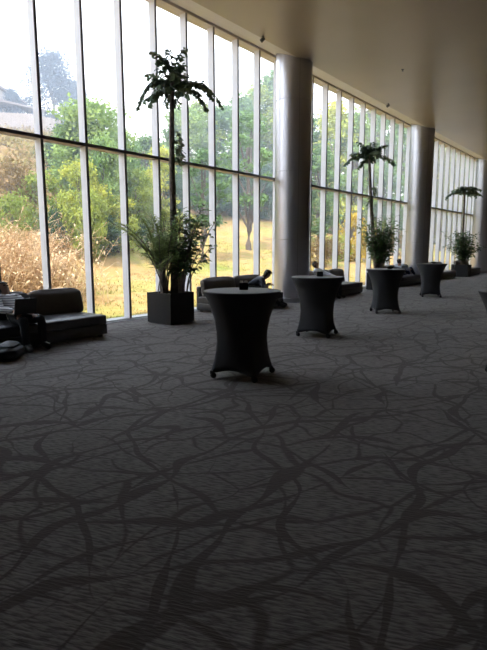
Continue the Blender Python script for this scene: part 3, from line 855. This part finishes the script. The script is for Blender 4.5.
def crown(seed, n, rx, rz, leaf, clumps, shape='round', trunk=.25, low=0.0):
    """leaf quads in clumps inside a crown of unit height 1 (base at trunk, top at 1)"""
    rr = random.Random(seed); V, Fc = [], []
    cs = []
    for _ in range(clumps):
        while True:
            a = rr.uniform(0, 2 * pi); t = rr.random()
            if shape == 'cone': w = (1 - t) ** .75 * rx + .03
            elif shape == 'column': w = rx * (sin(pi * min(1, t * .9 + .1))) ** .5
            else: w = rx * sqrt(max(0, 1 - (2 * t - 1) ** 2)) * (1.05 if t < .5 else 1)
            r = w * sqrt(rr.uniform(.15, 1))
            cs.append((Vector((r * cos(a), r * sin(a), trunk + (1 - trunk) * t)), rr.uniform(.6, 1.3)))
            break
    per = n // clumps
    for c, k in cs:
        for _ in range(per):
            p = c + Vector((rr.gauss(0, 1), rr.gauss(0, 1), rr.gauss(0, .7))) * rx * .17 * k
            nx = Vector((rr.gauss(0, 1), rr.gauss(0, 1), rr.gauss(.3, 1))).normalized()
            a = nx.orthogonal().normalized(); a = Matrix.Rotation(rr.uniform(0, 6.28), 3, nx) @ a; b = nx.cross(a)
            L = leaf * rr.uniform(.6, 1.3); W = L * rr.uniform(.4, .65); i = len(V)
            V += [p - a * L, p + b * W + nx * W * .2, p + a * L, p - b * W + nx * W * .2]
            Fc += [(i, i + 1, i + 2), (i, i + 2, i + 3)]
    return V, Fc, cs
def trunk_mesh(seed, cs, trunk, r, rx):
    rr = random.Random(seed + 99); V, Fc = [], []
    top = Vector((rr.uniform(-.1, .1) * rx, rr.uniform(-.1, .1) * rx, .8))
    pts = [Vector((0, 0, -.06)).lerp(top, i / 8) + Vector((sin(i * 1.3 + seed) * .012, cos(i * 1.7) * .012, 0)) for i in range(9)]
    add_tube(V, Fc, pts, [r * (1 - .085 * i) for i in range(9)], 7)
    for c, k in cs[:14]:
        t = max(0.2, min(.75, c.z * .75)); i = min(7, int(t / .86 * 8)); p = pts[i]
        add_tube(V, Fc, [p, p.lerp(c, .5) + Vector((0, 0, -.01)), c], [r * .4, r * .25, r * .1], 4)
    return V, Fc
KINDS = {
    # name: leaves, rx (relative to height), leaf size (relative), clumps, shape, trunk, mat
    'yel': (8000, .34, 0.021, 78, 'round', .10, 'g_yel'),
    'mid': (8000, .30, 0.02, 78, 'round', .10, 'g_mid'),
    'dark': (7000, .32, 0.02, 78, 'round', .06, 'g_dark'),
    'blue': (11000, .42, 0.0165, 104, 'cone', .05, 'g_haze_blue'),
    'slim': (1500, .16, .018, 36, 'column', .34, 'g_mid'),
    'tall': (6500, .17, 0.0155, 78, 'column', .10, 'g_mid'),
    'tallyel': (6500, .18, 0.0155, 78, 'column', .08, 'g_yel'),
    'olive': (6000, .15, 0.0145, 71, 'column', .10, 'g_olive'),
    'bushgold': (2600, .5, .04, 40, 'round', .0, 'g_gold'),
    'bushyel': (2600, .5, .035, 40, 'round', .0, 'g_yel'),
    'bushdark': (2600, .55, .035, 40, 'round', .0, 'g_dark'),
    'bushscrub': (2200, .6, .035, 36, 'round', .0, 'scrub'),
}
PROTO = {}
for i, (k, (n, rx, lf, clp, shp, tr, mt)) in enumerate(KINDS.items()):
    V, Fc, cs = crown(40 + i, n, rx, 1, lf, clp, shp, tr)
    me = bpy.data.meshes.new('foliage'); me.from_pydata(V, [], Fc); me.materials.append(M[mt])
    V2, F2_ = trunk_mesh(40 + i, cs, tr, .022 if not k.startswith('bush') else .02, rx)
    mt2 = bpy.data.meshes.new('trunk'); mt2.from_pydata(V2, [], F2_); mt2.materials.append(M['tree_bark'])
    PROTO[k] = (me, mt2)
trees_rng = random.Random(77)
def tree(name, kind, x, y, H, label, wide=1.0, group=None, cat='tree'):
    t = thing(name, label, cat, (x, y, terr(x, y) - .03), trees_rng.uniform(0, 6.28), group)
    t.scale = (H * wide, H * wide, H)
    me, tk = PROTO[kind]
    link('foliage', me, t); link('trunk', tk, t)
    return t
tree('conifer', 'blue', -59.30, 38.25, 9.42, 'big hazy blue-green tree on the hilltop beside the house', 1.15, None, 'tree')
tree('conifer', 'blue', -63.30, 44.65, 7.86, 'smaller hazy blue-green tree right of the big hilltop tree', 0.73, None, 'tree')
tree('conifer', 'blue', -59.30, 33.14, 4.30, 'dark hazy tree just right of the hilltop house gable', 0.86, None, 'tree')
tree('broadleaf_tree', 'mid', -21.80, 16.14, 5.16, 'large rounded green tree before the left bay, its top meeting the sky', 1.2, None, 'tree')
tree('broadleaf_tree', 'yel', -18.90, 13.33, 3.80, 'yellow-green bushy tree low in front of the large rounded green tree', 0.72, None, 'tree')
tree('broadleaf_tree', 'mid', -22.80, 18.51, 4.44, 'green tree seen left of the nearest palm trunk, behind the third fin', 0.82, None, 'tree')
tree('broadleaf_tree', 'dark', -26.30, 17.61, 2.77, 'dark green tree on the slope under the hilltop fence', 1.29, None, 'tree')
tree('broadleaf_tree', 'yel', -18.70, 14.96, 2.49, 'bright yellow-green tree low to the left of the nearest palm', 1.05, None, 'tree')
tree('broadleaf_tree', 'dark', -18.50, 14.16, 1.80, 'dark-trunked little tree at the upper edge of the lawn', 1.12, None, 'tree')
tree('broadleaf_tree', 'tall', -28.30, 25.50, 4.72, 'tall green tree on the slope left of the nearest palm trunk', 1.70, None, 'tree')
tree('broadleaf_tree', 'tallyel', -22.80, 21.48, 4.96, 'yellow-green tree right behind the nearest palm trunk', 1.13, None, 'tree')
tree('broadleaf_tree', 'mid', -29.30, 30.45, 7.30, 'green tree in the woodland edge right of the nearest palm trunk', 0.92, 'green hillside trees', 'tree')
tree('broadleaf_tree', 'tallyel', -30.30, 33.33, 7.73, 'green tree in the woodland edge right of the nearest palm trunk', 1.23, 'green hillside trees', 'tree')
tree('broadleaf_tree', 'mid', -30.30, 35.86, 7.57, 'green tree in the woodland edge right of the nearest palm trunk', 0.91, 'green hillside trees', 'tree')
tree('broadleaf_tree', 'tall', -31.30, 39.74, 9.19, 'green tree in the woodland edge right of the nearest palm trunk', 1.36, 'green hillside trees', 'tree')
tree('broadleaf_tree', 'tallyel', -31.30, 42.34, 10.63, 'green tree in the woodland edge right of the nearest palm trunk', 1.21, 'green hillside trees', 'tree')
tree('broadleaf_tree', 'tall', -31.30, 45.16, 12.37, 'green tree in the woodland edge right of the nearest palm trunk', 1.15, 'green hillside trees', 'tree')
tree('broadleaf_tree', 'dark', -27.30, 27.11, 4.20, 'dark green tree at the top of the lawn', 0.81, 'dark trees at the top of the lawn', 'tree')
tree('broadleaf_tree', 'dark', -27.30, 31.09, 3.98, 'dark green tree at the top of the lawn', 1.05, 'dark trees at the top of the lawn', 'tree')
tree('broadleaf_tree', 'dark', -27.30, 34.12, 3.72, 'dark green tree at the top of the lawn', 1.19, 'dark trees at the top of the lawn', 'tree')
tree('broadleaf_tree', 'dark', -27.30, 37.83, 4.62, 'dark green tree at the top of the lawn', 1.08, 'dark trees at the top of the lawn', 'tree')
tree('slender_tree', 'slim', -17.80, 19.66, 5.47, 'slender young tree with bare trunk on the lawn, left one of two', 1.27, None, 'tree')
tree('slender_tree', 'slim', -18.80, 24.83, 7.86, 'slender young tree with bare trunk on the lawn, right one nearest the column', 1.14, None, 'tree')
tree('broadleaf_tree', 'tall', -18.30, 32.04, 6.48, 'blue-green tree just right of the nearest column', 1.27, None, 'tree')
tree('broadleaf_tree', 'tallyel', -21.30, 40.01, 10.48, 'tall yellow-green tree behind the left part of the middle bay', 1.04, None, 'tree')
tree('broadleaf_tree', 'tall', -20.30, 41.01, 10.11, 'tall green tree behind the crown of the middle palm', 1.10, None, 'tree')
tree('broadleaf_tree', 'olive', -22.30, 49.75, 11.94, 'tall olive tree behind the middle bay, right of its palm trunk', 1.13, None, 'tree')
tree('broadleaf_tree', 'tall', -19.30, 46.83, 12.52, 'tallest green tree toward the right end of the middle bay', 0.88, None, 'tree')
tree('broadleaf_tree', 'olive', -21.30, 56.42, 13.22, 'olive tree beside the second column', 1.00, None, 'tree')
tree('broadleaf_tree', 'tall', -24.30, 40.74, 9.33, 'dark green tree partly hidden by the nearest column', 1.25, None, 'tree')
tree('golden_shrub', 'bushgold', -13.80, 28.40, 2.76, 'golden-yellow shrub behind the middle planter', 0.64, None, 'shrub')
tree('golden_shrub', 'bushgold', -14.30, 31.30, 1.96, 'smaller golden shrub right of the middle palm trunk', 0.72, None, 'shrub')
tree('dry_shrub', 'bushscrub', -13.50, 24.48, 1.62, 'tan dry shrub behind the sofa in the middle bay', 0.92, None, 'shrub')
tree('dry_shrub', 'bushscrub', -14.30, 35.41, 1.61, 'tan shrub left of the second column', 1.24, None, 'shrub')
tree('broadleaf_tree', 'olive', -18.30, 56.90, 10.80, 'brownish tree seen through the far bay', 0.93, 'brownish trees through the far bay', 'tree')
tree('broadleaf_tree', 'olive', -18.80, 62.75, 11.01, 'brownish tree seen through the far bay', 0.99, 'brownish trees through the far bay', 'tree')
tree('broadleaf_tree', 'tall', -18.30, 65.38, 10.57, 'brownish tree seen through the far bay', 0.94, 'brownish trees through the far bay', 'tree')
tree('broadleaf_tree', 'olive', -18.30, 70.19, 10.52, 'brownish tree seen through the far bay', 1.05, 'brownish trees through the far bay', 'tree')
tree('broadleaf_tree', 'olive', -15.30, 49.27, 6.25, 'brownish tree seen through the far bay', 1.18, 'brownish trees through the far bay', 'tree')
tree('broadleaf_tree', 'olive', -15.30, 56.43, 5.01, 'brownish tree seen through the far bay', 1.51, 'brownish trees through the far bay', 'tree')
tree('round_shrub', 'bushyel', -20.30, 12.42, 2.43, 'yellow-green round shrub on the hill behind the second fin', 0.77, None, 'shrub')
tree('round_shrub', 'bushscrub', -21.30, 11.46, 2.59, 'brown scrubby bush at the left edge of the hill', 0.68, None, 'shrub')
tree('round_shrub', 'bushscrub', -29.30, 18.90, 0.92, 'brown scrubby bush on the hill below the fence', 2.50, None, 'shrub')
tree('round_shrub', 'bushyel', -19.30, 10.46, 2.14, 'yellowish low shrub above the dry twigs at the left edge', 0.65, None, 'shrub')
tree('round_shrub', 'bushdark', -19.30, 12.36, 1.56, 'dark shadowy shrub above the dry twigs between the first two fins', 0.72, None, 'shrub')
tree('round_shrub', 'bushdark', -19.80, 17.19, 1.02, 'dark green shrub at the lawn edge behind the feathery palm', 1.14, None, 'shrub')
tree('round_shrub', 'bushyel', -25.30, 25.89, 1.28, 'bright green shrub at the lawn edge right of the nearest palm trunk', 1.40, None, 'shrub')

tree('broadleaf_tree', 'mid', -19.30, 14.77, 4.46, 'leafy green tree between the second and third fins, over the lawn edge', 0.77, None, 'tree')
tree('broadleaf_tree', 'yel', -18.30, 13.20, 2.91, 'yellow-green bush-like tree just right of the second fin, above the sofa end', 0.75, None, 'tree')
tree('broadleaf_tree', 'yel', -20.30, 17.49, 3.42, 'yellow-green tree between the third fin and the feathery palm', 0.73, None, 'tree')
tree('broadleaf_tree', 'mid', -23.30, 15.83, 3.21, 'mid-green tree just left of the second fin under the transom', 0.90, None, 'tree')

tree('broadleaf_tree', 'olive', -22.30, 67.75, 13.23, 'brownish tree seen through the far bay', 0.97, 'brownish trees through the far bay', 'tree')
tree('broadleaf_tree', 'olive', -23.30, 75.48, 13.66, 'brownish tree seen through the far bay', 1.03, 'brownish trees through the far bay', 'tree')
tree('broadleaf_tree', 'olive', -22.30, 77.22, 13.25, 'brownish tree seen through the far bay', 1.08, 'brownish trees through the far bay', 'tree')
tree('broadleaf_tree', 'olive', -23.30, 86.50, 13.40, 'brownish tree seen through the far bay', 1.18, 'brownish trees through the far bay', 'tree')
tree('broadleaf_tree', 'olive', -22.30, 88.45, 12.91, 'brownish tree seen through the far bay', 1.24, 'brownish trees through the far bay', 'tree')
tree('broadleaf_tree', 'olive', -21.30, 88.64, 12.19, 'brownish tree seen through the far bay', 1.30, 'brownish trees through the far bay', 'tree')
tree('broadleaf_tree', 'olive', -16.30, 55.41, 7.62, 'brownish tree seen through the far bay', 1.35, 'brownish trees through the far bay', 'tree')
tree('broadleaf_tree', 'olive', -16.30, 63.36, 7.63, 'brownish tree seen through the far bay', 1.50, 'brownish trees through the far bay', 'tree')
tree('dry_shrub', 'bushscrub', -13.90, 24.12, 1.37, 'tan scrubby bush low at the left end of the middle bay', 0.83, None, 'shrub')
tree('round_shrub', 'bushyel', -14.30, 27.35, 1.44, 'yellow-green bush low behind the brown-backed sofa', 1.13, None, 'shrub')
tree('round_shrub', 'bushyel', -15.30, 35.67, 2.10, 'yellow-green bush right of the middle planter shrub', 0.89, None, 'shrub')
tree('round_shrub', 'bushdark', -16.30, 42.06, 1.82, 'dark green bush low beside the second column', 0.99, None, 'shrub')
tree('broadleaf_tree', 'tallyel', -24.30, 44.06, 10.43, 'yellow-green tree just right of the nearest column, farther up the slope', 0.91, None, 'tree')
tree('broadleaf_tree', 'mid', -25.30, 54.06, 10.61, 'rounded green tree behind the golden shrubs', 0.70, None, 'tree')

def twigs(x, y, H, seed, label, n=420, spread=1.5, group=None):
    """a dry leafless bush: bent sticks fanning out of the ground, with short side twigs and curled dead leaves"""
    rr = random.Random(seed)
    t = thing('dry_bush', label, 'bush', (x, y, terr(x, y) - .03), 0, group)
    V, Fc, V2, F2_ = [], [], [], []
    for _ in range(n):
        a = rr.uniform(0, 2 * pi); b0 = Vector((rr.gauss(0, spread * .55), rr.gauss(0, spread * .55), 0))
        h = H * rr.uniform(.35, 1.0); ln = rr.uniform(.1, .55) * h
        p = [b0 + Vector((cos(a), sin(a), 0)) * ln * t_ ** 1.5 + Vector((rr.gauss(0, .05), rr.gauss(0, .05), h * t_)) for t_ in (0, .35, .7, 1)]
        add_tube(V, Fc, p, [.016, .012, .008, .003], 3)
        for _k in range(5):
            i = rr.randrange(1, 3); q = p[i].lerp(p[i + 1], rr.random()); a2 = rr.uniform(0, 6.28)
            e = q + Vector((cos(a2), sin(a2), rr.uniform(-.2, 1.0))) * rr.uniform(.15, .5)
            add_tube(V, Fc, [q, e], [.007, .003], 3)
            if rr.random() < .9:
                leaf_blade(V2, F2_, e, Vector((rr.gauss(0, 1), rr.gauss(0, 1), rr.gauss(0, .8))), Vector((0, 0, 1)), rr.uniform(.10, .2), .06, .3)
    pyobj('twigs', V, Fc, M['dry'], t)
    pyobj('dead_leaves', V2, F2_, M['dry'], t)
for i, (x, y, H) in enumerate([(-13.6, 2.6, 2.4), (-14.2, 5.0, 2.6), (-13.9, 6.6, 2.3), (-15.4, 8.7, 2.3), (-16.6, 6.6, 2.9), (-16.0, 3.4, 3.0), (-13.0, 5.9, 1.7), (-14.2, 7.9, 1.6)]):
    twigs(x, y, H, 300 + i, 'tan leafless bush in the dry thicket outside the left-hand sofa', group='dry bushes outside the left sofa')

rr = random.Random(12)
V, Fc = [], []
for _ in range(5200):                                       # low scrub over the steep hill
    y = rr.uniform(-10, 48); u = 9 + 10 * sm(14, 30, y) + rr.uniform(0, 34) ** 1.0
    x = -9.3 - u; c = Vector((x, y, terr(x, y)))
    s = rr.uniform(.3, .85)
    for _k in range(9):
        nx = Vector((rr.gauss(0, 1), rr.gauss(0, 1), rr.gauss(.4, 1))).normalized(); a = nx.orthogonal().normalized(); b = nx.cross(a)
        p = c + Vector((rr.gauss(0, .35), rr.gauss(0, .35), abs(rr.gauss(0, .35)))) * s; i = len(V); Lf = .16 * s + .06
        V += [p - a * Lf, p + b * Lf * .6, p + a * Lf, p - b * Lf * .6]; Fc += [(i, i + 1, i + 2), (i, i + 2, i + 3)]
tag(pyobj('scrub', V, Fc, M['scrub']), 'brown and yellow low scrub covering the steep hill outside', 'scrub', None, 'stuff')
V, Fc = [], []
for _ in range(16000):                                      # tufts of lawn grass
    u = rr.uniform(.3, 17) ; y = rr.uniform(3, 45); x = -9.3 - u
    if u > 8 + 10 * sm(14, 30, y): continue
    c = Vector((x, y, terr(x, y) - .01))
    for _k in range(3):
        d = Vector((rr.gauss(0, .5), rr.gauss(0, .5), 1)).normalized() * rr.uniform(.05, .13); s = Vector((rr.gauss(0, 1), rr.gauss(0, 1), 0)).normalized() * .012; i = len(V)
        q = c + Vector((rr.gauss(0, .05), rr.gauss(0, .05), 0))
        V += [q - s, q + s, q + d]; Fc.append((i, i + 1, i + 2))
tag(pyobj('grass', V, Fc, M['grass']), 'sunlit yellow-green lawn grass just outside the windows', 'grass', None, 'stuff')

# the house and the board fence on top of the hill
t = thing('house', 'pale house with a low gabled roof on the hilltop at the upper left', 'house', (-63, 30.0, 15.0))
obj('wall', BX(-3, 3, -4.5, 4.5, -1, 3.4), M['house_wall'], t)
bm = bmesh.new()
A = [bm.verts.new((-3.5, y, z)) for y, z in ((-5.1, 3.25), (0, 5.3), (5.1, 3.25), (5.1, 3.45), (0, 5.52), (-5.1, 3.45))]
B = [bm.verts.new((3.5, v.co.y, v.co.z)) for v in A]
for i in range(6): bm.faces.new((A[i], A[(i + 1) % 6], B[(i + 1) % 6], B[i]))
bm.faces.new(A[::-1]); bm.faces.new(B); bmesh.ops.recalc_face_normals(bm, faces=bm.faces[:])
obj('roof', bm, M['house_roof'], t)
bm = bmesh.new(); A = [bm.verts.new((2.9, y, z)) for y, z in ((-4.5, 3.39), (0, 5.28), (4.5, 3.39))]; B = [bm.verts.new((3.0, v.co.y, v.co.z)) for v in A]
bm.faces.new(A[::-1]); bm.faces.new(B)
for i in range(3): bm.faces.new((A[i], A[(i + 1) % 3], B[(i + 1) % 3], B[i]))
obj('gable', bm, M['house_wall'], t)
for y in (-2.4, 1.6):
    f = obj('window', BX(3.0, 3.06, y - .7, y + .7, 1.0, 2.5), M['house_wall'], t)
    obj('pane', BX(3.06, 3.08, y - .6, y + .6, 1.1, 2.4), M['house_dark'], f)
obj('porch_roof', BX(2.9, 5.2, -1.0, 6.5, 2.5, 2.72), M['house_roof'], t)
for y in (-.6, 6.1): obj('porch_post', BX(4.9, 5.05, y, y + .15, -1.5, 2.5), M['house_wall'], t)
t = thing('board_fence', 'pale board fence along the hilltop below the house and the hazy trees', 'fence', (-55.5, 35.5, 14.0))
bm = bmesh.new()
for k in range(64):
    y = -8 + k * .25; z = terr(-55.5, 35.5 + y) - 14.0
    box(bm, -.02, .02, y, y + .235, z - .1, z + 1.85)
obj('boards', bm, M['fence'], t)
for k in range(9):
    y = -8 + k * 2.0; z = terr(-55.5, 35.5 + y) - 14.0
    obj('post', BX(-.08, -.02, y, y + .1, z - .3, z + 1.95), M['fence'], t)

hz = bpy.data.materials.new('thin_haze'); hz.use_nodes = True
hn = hz.node_tree; hn.nodes.remove(hn.nodes['Principled BSDF'])
vs_ = hn.nodes.new('ShaderNodeVolumeScatter'); vs_.inputs['Color'].default_value = (.78, .86, 1.0, 1); vs_.inputs['Density'].default_value = .0065; vs_.inputs['Anisotropy'].default_value = .2
hn.links.new(vs_.outputs[0], hn.nodes['Material Output'].inputs['Volume'])
tag(obj('haze', BX(-150, -11, -80, 190, -3, 45), hz), 'thin bright daylight haze over the hillside', 'haze', None, 'stuff')
# ------------------------------------------------------------------ light
w = bpy.data.worlds.new('sky'); SC.world = w; w.use_nodes = True
nt = w.node_tree; N = nt.nodes; L = nt.links
bg = N['Background']
tc = N.new('ShaderNodeTexCoord'); sx = N.new('ShaderNodeSeparateXYZ'); L.new(tc.outputs['Generated'], sx.inputs[0])
rp = ramp(nt, sx.outputs['Z'], [(0.0, (.86, .89, 1.0)), (.35, (.82, .87, 1.0)), (1.0, (.62, .75, 1.0))])
L.new(rp.outputs['Color'], bg.inputs['Color']); bg.inputs['Strength'].default_value = 2.5
sd = bpy.data.lights.new('sun', 'SUN'); sd.energy = 4.0; sd.angle = R(1.5); sd.color = (1.0, .93, .80)
so = bpy.data.objects.new('sun', sd); COL.objects.link(so)
to_sun = Vector((.10, -.62, .78)).normalized()
so.rotation_euler = to_sun.to_track_quat('Z', 'Y').to_euler()
SC.view_settings.exposure = 1.05
